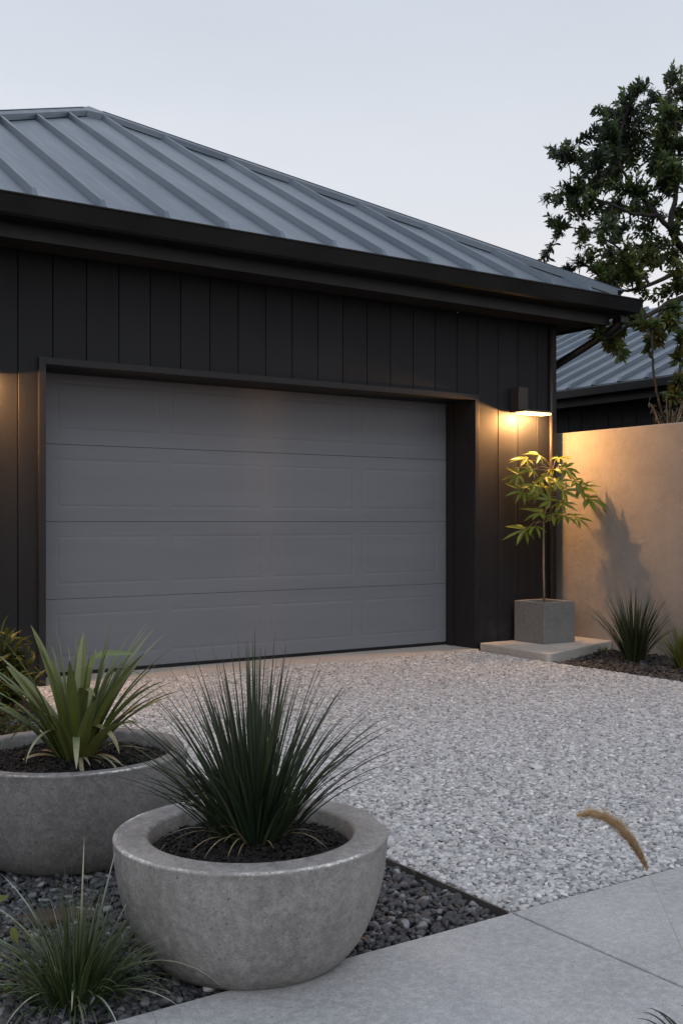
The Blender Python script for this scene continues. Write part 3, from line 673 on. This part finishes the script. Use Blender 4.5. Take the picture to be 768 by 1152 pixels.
for px, py, t, size, hd in LC:
    c = at(px, py, t)
    k = min(range(2, 5), key=lambda i: (ctr[i] - c).length + (0.15 if ctr[i].z > c.z + .05 else 0))
    st = ctr[k]; mid = (st + c) / 2 + Vector((0, 0, .035))
    tr_.tube([loc_(st), loc_(mid), loc_(c)], [.0035, .0028, .0018], 5)
    h = CR * hd + CF * rn.uniform(-.7, .4) + Vector((0, 0, rn.uniform(-.3, .25)))
    palmate(fol, loc_(c), h, size * 1.14, rn, (.145, .195, .024), (Vector((6.72, 6.93, 2.02)) - c).normalized() - CF * .75 if hd >= .8 else None)
tr_.build('trunk', M['palebark'], sp_, smooth=True); fol.build('foliage', M['leaf'], sp_, colors=True)
# ------------------------------------------------------------------ bowls
def bowl(name, label, c, mat, thick, base_r, seed, zb, zr=.31, Rr=.348):
    t = thing(name, label, 'planter', (c.x, c.y, zb))
    H = zr - zb
    prof = [(0, 0), (base_r * .8, 0), (base_r, .004)]
    for i in range(1, 25):
        a = i / 24 * math.pi / 2
        prof.append((base_r + (Rr - base_r) * math.sin(a) ** .86, .006 + (H - .016) * (1 - math.cos(a) ** 1.12)))
    prof += [(Rr + .001, H - .006), (Rr, H - .002), (Rr - .002, H - .0004), (Rr - .006, H)]
    ri = Rr - thick
    prof += [(ri + .012, H), (ri + .005, H - .002), (ri, H - .008), (ri - .004, H - .05), (ri - .015, H - .12), (0.05, H - .14)]
    m = MB(); m.lathe(prof, 128); o = m.build('bowl', mat, t, smooth=True)
    rn = random.Random(seed)
    s = MB(); zt = H - .045; K = 40; vs = [(0, 0, zt + .02)]; fs = []
    for rr in range(1, 9):
        for j in range(K):
            a = 2 * math.pi * j / K; r_ = (ri - .002) * rr / 8
            vs.append((r_ * math.cos(a), r_ * math.sin(a), zt + .02 * (1 - (rr / 8) ** 2) + (rn.uniform(-.006, .006) if rr < 8 else 0)))
    for j in range(K): fs.append((0, 1 + j, 1 + (j + 1) % K))
    for rr in range(7):
        for j in range(K): fs.append((1 + rr * K + j, 1 + (rr + 1) * K + j, 1 + (rr + 1) * K + (j + 1) % K, 1 + rr * K + (j + 1) % K))
    s.add(vs, fs); chip_soil(s, lambda x, y: math.hypot(x, y) < ri - .015, zt, ri, 3200, rn, .013, .02)
    s.build('soil', M['soil'], t)
    return t
ZB = -.026
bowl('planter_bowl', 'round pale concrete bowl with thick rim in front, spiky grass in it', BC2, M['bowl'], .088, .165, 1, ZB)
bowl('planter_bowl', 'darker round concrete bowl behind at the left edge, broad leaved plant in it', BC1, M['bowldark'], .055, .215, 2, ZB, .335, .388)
ZSOIL = .31 - .045 + .012
# broad leaved plant in the left bowl
rn = random.Random(31); CT = at(86, 587, 3.60); CT.z = ZSOIL + .025
fx = MB()
def azc(px, dp): # azimuth whose horizontal direction looks like px rightwards / dp away
    v = CR * px + CF * dp; return math.atan2(v.y, v.x)
for k in range(25):      # broad inner and middle leaves
    u = (k + .5) / 25; az = k * 2.399 + rn.uniform(-.2, .2); l = .06 + 1.1 * u ** .9
    c = jcol(rn, rn.choice([(.115, .140, .020), (.085, .120, .020), (.13, .145, .030), (.06, .088, .020), (.05, .07, .018)]), .2, .12)
    blunt = rn.random() < .3
    blade(fx, CT + Vector((math.cos(az), math.sin(az), 0)) * (.015 + .03 * u) - Vector((0, 0, .02)), az, l * .65, l * 1.35 + .12, rn.uniform(.36, .52) * (1 - .1 * u), rn.uniform(.038, .054), 14, .16, c, jcol(rn, (.14, .165, .06), .2), pw=2.6 if blunt else 1.35, base_w=.8, twist=rn.uniform(-.7, .7), kink=(.62, 1.4) if rn.random() < .12 else None, edge=jcol(rn, (.12, .14, .045), .15))
for k in range(46):      # slimmer outer leaves
    az = rn.uniform(0, 6.283); l = rn.uniform(.15, 1.15)
    blade(fx, CT + Vector((math.cos(az), math.sin(az), 0)) * .035 - Vector((0, 0, .02)), az, l * .55, l * 1.2 + .12, rn.uniform(.32, .54), rn.uniform(.012, .026), 12, .22, jcol(rn, (.06, .09, .02), .3, .2), jcol(rn, (.17, .18, .09), .3), pw=1.2, twist=rn.uniform(-.8, .8))
for a, b, z_, L in ((.9, -.6, .10, .20), (.25, -1, .07, .20), (-.5, -.8, .09, .22), (1, .1, .11, .20), (-1, -.2, .10, .24)):   # creased, bleached leaves
    az = azc(a, b); blade(fx, CT + Vector((math.cos(az), math.sin(az), 0)) * .045 + Vector((0, 0, z_)), az, .75, 2.9, L, .024, 14, .15, jcol(rn, (.17, .20, .10), .15), jcol(rn, (.34, .33, .24), .15), pw=1.6, power=.75, twist=rn.uniform(-.5, .5))
for k in range(14):      # short brownish sheaths round the base
    az = rn.uniform(0, 6.283)
    blade(fx, CT + Vector((math.cos(az), math.sin(az), 0)) * .04 - Vector((0, 0, .02)), az, .2, .55, rn.uniform(.10, .17), .034, 8, .2, jcol(rn, (.10, .07, .022), .25), jcol(rn, (.08, .09, .02), .2), pw=1.2)
for k in range(12):  # dry, folded outer leaves
    az = rn.uniform(0, 6.283) if k > 5 else azc(rn.uniform(-1, 1), -rn.uniform(.3, 1))
    blade(fx, CT + Vector((math.cos(az), math.sin(az), 0)) * .035 - Vector((0, 0, .015)), az, .7, 2.1 + rn.uniform(-.2, .6), rn.uniform(.16, .26), rn.uniform(.010, .022), 10, .15, jcol(rn, (.20, .17, .10), .3), jcol(rn, (.36, .32, .22), .2), twist=rn.uniform(-1, 1), power=.8)
tag(fx.build('flax_plant', M['blade'], colors=True), 'plant with broad upright green strap leaves growing in the left bowl', 'plant')
# spiky grass builder
def spiky(name, label, C, n, H, spread, w_, cols, seed, tipc, pale=.06, r0=.05, seg=9, cat='plant', droop=.3, maxlean=1.25, power=1.3):
    rn = random.Random(seed); m = MB()
    for k in range(n):
        az = rn.uniform(0, 6.283); u = rn.random() ** .7
        lean = u * maxlean; L = H * (1 - .18 * u) * rn.uniform(.72, 1.08)
        c = jcol(rn, rn.choice(cols), .3, .2)
        if rn.random() < pale: c = jcol(rn, tipc, .2)
        rr = r0 * (.3 + .7 * u) * rn.uniform(.6, 1.1)
        blade(m, C + Vector((math.cos(az) * rr, math.sin(az) * rr, -.02)), az + rn.uniform(-.25, .25), lean * .55, lean * (1 + droop * rn.uniform(.2, 1.6)), L, w_ * rn.uniform(.65, 1.2), seg, .3, c, lerp(c, tipc, rn.uniform(.1, .6)), pw=rn.uniform(.7, 1.0), base_w=.9, twist=rn.uniform(-1, 1), power=power)
    return m, rn
C2 = at(287, 587, 2.78); C2.z = ZSOIL
m, rn = spiky('x', '', C2, 270, .54, .3, .0108, [(.021, .036, .018), (.036, .054, .022), (.014, .023, .014)], 41, (.075, .08, .045), .03, .075, droop=.2, maxlean=1.25)
for k in range(12):
    az = azc(rn.uniform(-1, 1), -rn.uniform(.2, 1)); c = jcol(rn, (.26, .22, .14), .25)
    blade(m, C2 + Vector((math.cos(az), math.sin(az), 0)) * .06 - Vector((0, 0, .01)), az, .55, 1.9 + rn.uniform(-.4, .5), rn.uniform(.12, .24), .005, 10, .2, c, c, power=.8)
tag(m.build('spiky_grass', M['blade'], colors=True), 'dark green spiky tussock growing in the front bowl', 'plant')
C3 = gnd(713, 744, -.02)
m, rn = spiky('x', '', C3, 150, .64, .3, .018, [(.024, .038, .016), (.034, .048, .018), (.016, .025, .013)], 42, (.07, .07, .035), .03, .06, droop=.2, maxlean=.95)
tag(m.build('spiky_grass', M['blade'], colors=True), 'dark spiky tussock in the mulch bed against the stucco wall', 'plant')
C4 = gnd(768, 752, -.02)
m, rn = spiky('x', '', C4, 110, .40, .2, .016, [(.085, .11, .022), (.06, .09, .02), (.11, .12, .03)], 43, (.16, .16, .05), .1, .04, droop=.3, maxlean=1.0)
tag(m.build('grass_tuft', M['blade'], colors=True), 'yellow green grass tuft in the mulch bed at the right edge', 'plant')
C5 = gnd(690, 735, -.02)
m, rn = spiky('x', '', C5 + Vector((-.03, .1, 0)), 26, .10, .1, .012, [(.09, .11, .02), (.12, .12, .03)], 44, (.16, .16, .05), .1, .03, maxlean=1.3)
tag(m.build('seedling', M['leaf'], colors=True), 'tiny yellow green seedling at the foot of the dark tussock', 'plant')
# fine grass at the lower left
C6 = gnd(84, 1132, -.03)
m, rn = spiky('x', '', C6, 380, .33, .2, .0054, [(.034, .058, .017), (.048, .075, .02), (.026, .040, .015)], 45, (.17, .19, .11), .08, .07, droop=1.1, maxlean=1.25, power=1.5)
for (a, b, l0, l1, L) in ((-1, .2, .5, 1.9, .38), (-1, -.1, .6, 2.0, .34), (-1, .5, .4, 1.7, .40), (1, -.1, .5, 2.4, .38), (1, .3, .9, 1.4, .36), (.75, .6, .35, .8, .40), (.1, .6, .05, .1, .38), (.35, .6, .25, .45, .40), (-.8, -.6, .6, 2.2, .32), (1, -.4, .8, 2.1, .28), (.5, -.7, .6, 2.3, .26), (-.3, -.8, .5, 2.2, .26), (.2, -.9, .4, 2.0, .24), (.9, .1, .6, 1.9, .34), (-.6, .4, .3, 1.2, .36)):
    az = azc(a, b); c = jcol(rn, (.46, .47, .41), .15)
    blade(m, C6 + Vector((math.cos(az), math.sin(az), 0)) * .03, az, l0, l1, L, .0075, 16, .25, jcol(rn, (.09, .12, .06), .2), c, pw=1.2, power=1.0)
tag(m.build('fine_grass', M['blade'], colors=True), 'fine green grass clump with pale arching blades on black pebbles at lower left', 'plant')
# leafy stem at the left edge by the fine grass
rn = random.Random(51); ls = thing('leafy_weed', 'small weed with yellow green oval leaves at the left edge on black pebbles', 'plant', gnd(-14, 1090, -.03))
st = MB(); lf = MB(); LO = ls.location.copy()
for px, py, tpx, tpy, L in ((-6, 1016, 17, 1002, .045), (13, 1042, 21, 1063, .042), (-2, 1092, 14, 1078, .03), (2, 1115, 24, 1104, .035), (20, 1085, 34, 1080, .026), (-8, 1058, 4, 1050, .03)):
    t = (1.1 - .03) * FPX / (1095 - 587); a = at(px, py, t); b = at(tpx, tpy, t - .02)
    st.tube([Vector((0, 0, 0)), (a - LO) * .5 + Vector((0, 0, .03)), a - LO], [.0018, .0014, .001], 5)
    leaf(lf, a - LO, b - a, Vector((-.3, -.5, .8)), L, L * .5, jcol(rn, (.13, .16, .02), .2), .1, .08)
st.build('stem', M['palebark'], ls); lf.build('foliage', M['leaf'], ls, colors=True)
# shrub behind the left bowl
rn = random.Random(61)
def shrub(c, label, n, spread, H, col, L, seed):
    rn = random.Random(seed); t = thing('shrub', label, 'shrub', c); sm, fm = MB(), MB()
    for k in range(n):
        az = rn.uniform(0, 6.283); r_ = rn.random() ** .6 * spread; h = H * (1 - .5 * (r_ / spread) ** 2) * rn.uniform(.6, 1.05)
        tipp = Vector((math.cos(az) * r_, math.sin(az) * r_, h)); mid = tipp * .55 + Vector((0, 0, h * .06))
        sm.tube([Vector((0, 0, 0)), mid, tipp], [.005, .0035, .0015], 5)
        for j in range(13):
            s = .3 + .7 * j / 12; q = tipp * s + Vector((0, 0, .05 * h * math.sin(s * 3)))
            d_ = Vector((rn.uniform(-1, 1), rn.uniform(-1, 1), rn.uniform(-.1, 1.1)))
            leaf(fm, q, d_, Vector((rn.uniform(-.4, .4), rn.uniform(-.4, .4), 1)), L * rn.uniform(.7, 1.2), L * .22, jcol(rn, col, .3, .2), .3)
    sm.build('stem', M['bark'], t); fm.build('foliage', M['leaf'], t, colors=True)
s1 = gnd(2, 800); shrub(Vector((s1.x, s1.y, -.04)), 'leafy dark green shrub against the garage wall behind the left bowl', 46, .24, .46, (.065, .085, .018), .13, 62)
s2 = gnd(-6, 845); shrub(Vector((s2.x, s2.y, -.04)), 'low olive green ground plant between left bowl and shrub at left edge', 34, .2, .30, (.06, .08, .018), .07, 63)
# ------------------------------------------------------------------ small things on the ground
fs_ = MB(); rn = random.Random(71); K = 22; c = gnd(58, 1036, -.01)
rim = []
for j in range(K):
    a = 2 * math.pi * j / K; rr = .078 * (1 + .14 * math.sin(2 * a + .5) + rn.uniform(-.06, .06)); rim.append((rr * math.cos(a) * 1.1, rr * math.sin(a) * .62))
fs_.prism(rim, -.02, .013)
o = fs_.build('flat_stone', M['rust'], bevel=.006, loc=(c.x, c.y, -.004)); o.rotation_euler = (.05, -.04, -YAW)
tag(o, 'flat rust brown stone lying on the black pebbles behind the fine grass', 'stone')
def pebble(px, py, z, r_, mat, label, seed, sc_=(1, .75, .6)):
    bm = bmesh.new(); bmesh.ops.create_icosphere(bm, subdivisions=3, radius=r_); rn = random.Random(seed); k = [Vector((rn.uniform(-1, 1), rn.uniform(-1, 1), rn.uniform(-1, 1))).normalized() for _ in range(7)]
    for v in bm.verts:
        n = v.co.normalized(); f = 1
        for q in k: f -= .16 * max(0, n.dot(q) - .55)
        v.co = Vector((v.co.x * sc_[0], v.co.y * sc_[1], v.co.z * sc_[2])) * f
    me = bpy.data.meshes.new('pebble'); bm.to_mesh(me); bm.free(); me.materials.append(mat); me.polygons.foreach_set('use_smooth', [True] * len(me.polygons))
    o = bpy.data.objects.new('pebble', me); COL.objects.link(o); p = gnd(px, py, z); o.location = (p.x, p.y, z + r_ * sc_[2] * .4); o.rotation_euler = (.2, .1, seed)
    tag(o, label, 'stone')
pebble(237, 1113, -.01, .021, M['palestone'], 'pale grey stone lying at the foot of the front bowl by the path', 3)
pebble(603, 863, .004, .032, M['palestone'], 'flat white stone chip lying in the pale gravel drive', 5, (1.2, .8, .25))
# sprig growing through the edging
sg = MB(); rn = random.Random(81); c = gnd(468, 985, 0)
for k, (a, b, L) in enumerate(((.9, .1, .05), (-.3, .1, .03), (.2, -.2, .025))):
    blade(sg, c, azc(a, b), .7, .95, L, .006, 6, .2, (.04, .05, .02), (.08, .08, .04))
tag(sg.build('sprig', M['blade'], colors=True), 'tiny lone sprig sticking up by the edging between pebbles and drive', 'plant')
# plumed grass at the near edge of the path
rn = random.Random(91); CP = Vector((1.70, 1.27, -.03)); fg = thing('plumed_grass', 'grass at the lower right corner with one arching tan seed plume', 'plant', CP)
gb = MB()
for k in range(120):
    az = rn.uniform(0, 6.283); u = rn.random() ** .8
    blade(gb, Vector((math.cos(az), math.sin(az), 0)) * .04 * u, az, u * .35, u * 1.1 + .1, rn.uniform(.07, .13), .0045, 8, .3, jcol(rn, (.03, .045, .02), .3), (.06, .065, .05), pw=.8)
for tx, ty, tt in ((722, 1139, 2.02), (728, 1134, 2.04), (735, 1137, 2.0), (742, 1142, 2.05), (716, 1146, 1.98), (764, 1130, 2.02)):
    e_ = at(tx, ty, tt) - CP; m_ = e_ * .55 + Vector((0, 0, .09))
    c_ = e_ * .55 + Vector((0, 0, .10)); B_ = [c_ * (2 * q * (1 - q)) + e_ * q * q for q in [i_ / 12 for i_ in range(13)]]
    gb.tube(B_, [.0020 * (1 - (i_ / 12) ** 3) + .0003 for i_ in range(13)], 4, (.035, .045, .03))
gb.build('foliage', M['blade'], fg, colors=True)
pl = [at(x, y, t) - CP for x, y, t in ((728, 979, 1.98), (720, 962, 1.985), (710, 946, 1.99), (697, 931, 2.0), (682, 920, 2.01), (665, 915, 2.02), (650, 917, 2.03))]
stp = MB(); stp.tube([Vector((0, 0, 0)), at(790, 1120, 2.0) - CP, at(752, 1035, 1.98) - CP, pl[0], pl[2], pl[4], pl[6]], [.0010, .0008, .0006, .0006, .0006, .0005, .0003], 6); stp.build('stem', M['straw'], fg)
pm = MB()
def spl(s):
    q = s * (len(pl) - 1); i = min(int(q), len(pl) - 2); f = q - i; return pl[i].lerp(pl[i + 1], f), (pl[i + 1] - pl[i]).normalized()
for k in range(4800):
    s = rn.random(); p_, d_ = spl(s); env = max(.12, math.sin(math.pi * min(1, .08 + s * .9)) ** .55) * (.55 + .9 * s - .85 * s * s)
    rd = Vector((rn.gauss(0, 1), rn.gauss(0, 1), rn.gauss(0, 1))); rd = (rd - d_ * rd.dot(d_)).normalized()
    L = .040 * env * rn.uniform(.5, 1.15); tipv = p_ + d_ * L * .9 + rd * L * .62
    sdv = d_.cross(rd).normalized() * .00030; c_ = jcol(rn, rn.choice([(.50, .34, .19), (.42, .27, .14), (.62, .48, .33)]), .2, .05)
    pm.add([p_ - sdv, p_ + sdv, tipv], [(0, 1, 2)], c_)
for k in range(450):
    s = rn.random(); p_, d_ = spl(s); env = max(.12, math.sin(math.pi * min(1, .1 + s * .88)) ** .5) * (1 - .25 * s)
    rd = Vector((rn.gauss(0, 1), rn.gauss(0, 1), rn.gauss(0, 1))); rd = (rd - d_ * rd.dot(d_)).normalized()
    leaf(pm, p_ + rd * .0075 * env * rn.random(), d_ + rd * .45, rd, .009 * env, .003, jcol(rn, rn.choice([(.42, .27, .14), (.32, .20, .10)]), .2), 0, .1)
pm.build('seed_plume', M['blade'], fg, colors=True)
# ------------------------------------------------------------------ tree behind the wall
rn = random.Random(101)
TB = Vector((9.75, 6.75, -.1))
tree = thing('tree', 'tall dark green tree with twisting limbs behind the stucco wall', 'tree', TB)
TT = 11.2
def tp(px, py, t=TT): return at(px, py, t)
limbs = [ # each: list of points, start radius, end radius
 ([TB, tp(818, 640, 11.4), tp(806, 520, 11.3), tp(800, 420, 11.2), tp(792, 330, 11.2), tp(800, 230, 11.2), tp(815, 130, 11.2)], .13, .03),
 ([tp(796, 350), tp(782, 300), tp(766, 278), tp(755, 262, 11.0), tp(754, 245, 11.0), tp(760, 218), tp(764, 180), tp(758, 140), tp(752, 105)], .055, .012),
 ([tp(755, 258, 11.0), tp(735, 238, 10.9), tp(715, 214), tp(695, 180), tp(700, 140, 11.4), tp(712, 110)], .030, .008),
 ([tp(740, 243, 10.9), tp(712, 240, 10.7), tp(680, 228, 10.6), tp(650, 215), tp(628, 218)], .022, .006),
 ([tp(796, 330), tp(768, 306, 11.0), tp(738, 318, 10.8), tp(712, 326, 10.7), tp(690, 322), tp(660, 300)], .036, .007),
 ([tp(730, 320, 10.8), tp(712, 296), tp(690, 276), tp(660, 260), tp(632, 256)], .018, .005),
 ([tp(798, 350, 11.0), tp(768, 336, 10.5), tp(742, 347, 10.2), tp(715, 362, 10.0), tp(688, 378, 9.9), tp(672, 384, 9.8)], .040, .008),
 ([tp(750, 345, 10.3), tp(735, 362, 10.0), tp(733, 388, 9.8), tp(734, 412, 9.7), tp(738, 440, 9.7), tp(744, 462, 9.7), tp(748, 480, 9.75)], .014, .009),
 ([tp(800, 380, 10.6), tp(782, 372, 10.2), tp(766, 384, 10.0), tp(764, 412, 9.9), tp(766, 440, 9.9)], .016, .006),
 ([tp(800, 300), tp(830, 240), tp(850, 180), tp(860, 120)], .06, .012),
 ([tp(800, 360), tp(840, 320), tp(890, 280), tp(930, 250)], .06, .012),
 ([tp(800, 340, 11.3), tp(820, 280, 12.2), tp(840, 200, 12.8), tp(830, 140, 13)], .05, .012),
 ([tp(640, 214), tp(640, 190), tp(632, 172)], .008, .004), ([tp(665, 300), tp(635, 300, 11.4), tp(612, 304, 11.6), tp(609, 290, 11.7)], .007, .003)]
tk = MB(); nodes_ = []
for P_, r0, r1 in limbs:
    L_ = []
    for i in range(len(P_) - 1):
        for q in range(4):
            f = q / 4; p0 = P_[max(i - 1, 0)]; p3 = P_[min(i + 2, len(P_) - 1)]; a, b = P_[i], P_[i + 1]
            v = .5 * ((2 * a) + (b - p0) * f + (2 * p0 - 5 * a + 4 * b - p3) * f * f + (3 * a - p0 - 3 * b + p3) * f ** 3)
            L_.append(v + Vector((rn.uniform(-1, 1), rn.uniform(-1, 1), rn.uniform(-1, 1))) * .008)
    L_.append(P_[-1]); n = len(L_)
    tk.tube([v - TB for v in L_], [r0 + (r1 - r0) * (i / (n - 1)) ** .7 for i in range(n)], 9)
    nodes_ += L_[2:]
CL = [(757, 85, 14), (766, 108, 14), (748, 118, 10), (718, 100, 14), (705, 112, 13), (690, 124, 12), (674, 122, 8), (708, 130, 16), (728, 128, 18), (745, 140, 18), (766, 135, 18), (685, 140, 14), (668, 148, 8), (700, 152, 18), (722, 155, 20), (745, 165, 20), (766, 165, 18),
 (640, 170, 13), (628, 176, 10), (648, 180, 10), (622, 168, 6), (632, 186, 8), (672, 172, 14), (690, 178, 18), (712, 182, 20), (735, 186, 20), (760, 192, 16), (660, 190, 10), (650, 206, 13), (634, 212, 10), (613, 226, 6), (625, 224, 8), (640, 234, 10), (628, 252, 9), (618, 248, 6), (624, 262, 6), (650, 246, 10), (666, 212, 16), (684, 205, 17), (700, 212, 16), (722, 208, 12), (745, 210, 10), (668, 235, 15), (690, 238, 17), (710, 232, 9), (700, 256, 16), (722, 256, 14), (680, 262, 16), (655, 272, 10), (664, 286, 12), (648, 296, 8), (640, 304, 6), (682, 286, 14), (702, 284, 13), (722, 276, 9), (740, 270, 8), (766, 240, 8), (668, 306, 11), (690, 308, 11), (706, 312, 7), (762, 298, 10), (748, 326, 9), (690, 328, 8), (676, 320, 7), (720, 330, 7), (766, 322, 9), (735, 300, 5), (610, 290, 7), (735, 335, 8), (672, 300, 11), (690, 298, 13), (705, 296, 11), (718, 308, 9), (735, 284, 9), (655, 262, 10), (640, 222, 9), (752, 125, 14), (735, 108, 10), (698, 165, 14), (750, 185, 16), (758, 262, 9), (728, 232, 10), (752, 290, 10), (724, 292, 9), (660, 225, 12), (680, 150, 12),
 (674, 374, 8), (684, 384, 8), (695, 372, 9), (708, 360, 9), (718, 352, 7), (728, 366, 8), (742, 368, 9), (756, 362, 10), (766, 380, 11), (757, 348, 9), (740, 384, 6), (692, 392, 6), (700, 400, 5), (763, 404, 8), (762, 430, 8), (755, 446, 6), (730, 392, 5)]
cr_ = MB()
def cluster(c, rad, dens, cols, Lf):
    near = min(nodes_, key=lambda v: (v - c).length)
    for _ in range(max(3, int(dens))):
        o_ = Vector((rn.gauss(0, .45), rn.gauss(0, .45), rn.gauss(0, .42))) * rad
        tipc = c + o_; d_ = (tipc - near); ln = d_.length
        base = tipc - d_.normalized() * min(ln, .28)
        tk.tube([base - TB, (base + tipc) / 2 - TB + Vector((0, 0, .012)), tipc - TB], [.0035, .0026, .0015], 4)
        if rn.random() < .05 and ln > .3: tk.tube([near - TB, (near + base) / 2 - TB - Vector((0, 0, .02)), base - TB], [.006, .005, .0035], 4)
        dv = d_.normalized(); col = rn.choice(cols)
        for j in range(rn.randint(10, 15)):
            s = .25 + .8 * rn.random(); q = base.lerp(tipc, s)
            rdv = Vector((rn.gauss(0, 1), rn.gauss(0, 1), rn.gauss(0, 1))).normalized()
            leaf(cr_, q - TB, dv * .8 + rdv * .9 + Vector((0, 0, .1)), rdv.cross(dv) + Vector((0, 0, .8)), Lf * rn.uniform(.7, 1.25), Lf * .42 * rn.uniform(.8, 1.2), tuple(x * TREE_GAIN for x in jcol(rn, col, .3, .15)), .2, .12)
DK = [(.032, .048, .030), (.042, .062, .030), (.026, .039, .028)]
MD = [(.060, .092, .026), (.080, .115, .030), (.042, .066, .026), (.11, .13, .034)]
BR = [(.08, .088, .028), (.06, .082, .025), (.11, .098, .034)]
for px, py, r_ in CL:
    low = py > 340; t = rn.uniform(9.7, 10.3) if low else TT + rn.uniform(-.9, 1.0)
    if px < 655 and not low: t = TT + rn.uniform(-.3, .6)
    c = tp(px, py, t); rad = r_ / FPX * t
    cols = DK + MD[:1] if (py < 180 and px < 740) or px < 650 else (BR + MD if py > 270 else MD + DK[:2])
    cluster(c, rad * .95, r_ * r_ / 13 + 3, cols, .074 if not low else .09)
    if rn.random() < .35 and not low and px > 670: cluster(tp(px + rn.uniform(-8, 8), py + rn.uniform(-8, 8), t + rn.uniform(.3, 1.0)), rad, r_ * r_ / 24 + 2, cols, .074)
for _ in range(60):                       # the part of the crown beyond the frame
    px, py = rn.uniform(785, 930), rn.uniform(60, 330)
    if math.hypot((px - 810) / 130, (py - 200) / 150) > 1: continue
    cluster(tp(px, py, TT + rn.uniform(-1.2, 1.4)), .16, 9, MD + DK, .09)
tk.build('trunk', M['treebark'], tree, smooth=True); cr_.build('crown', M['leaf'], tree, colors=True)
# grey green climber on top of the wall
rn = random.Random(111); wc = at(752, 474, 9.75); cl_ = thing('wall_plant', 'small grey green plant peeping over the top of the stucco wall', 'plant', (wc.x, wc.y, 1.7)); a, b = MB(), MB()
for k in range(22):
    e_ = at(752 + rn.uniform(-22, 22), 458 + rn.uniform(-12, 12), 9.75 + rn.uniform(-.15, .2)) - cl_.location
    a.tube([(0, 0, 0), e_ * .6 + Vector((0, 0, .03)), e_], [.004, .003, .0015], 4)
    for j in range(9): leaf(b, e_ * rn.uniform(.7, 1.02), Vector((rn.gauss(0, 1), rn.gauss(0, 1), rn.gauss(0, .8))), Vector((0, 0, 1)), .06, .014, jcol(rn, (.075, .085, .065), .25), .2)
a.build('stem', M['palebark'], cl_); b.build('foliage', M['leaf'], cl_, colors=True)
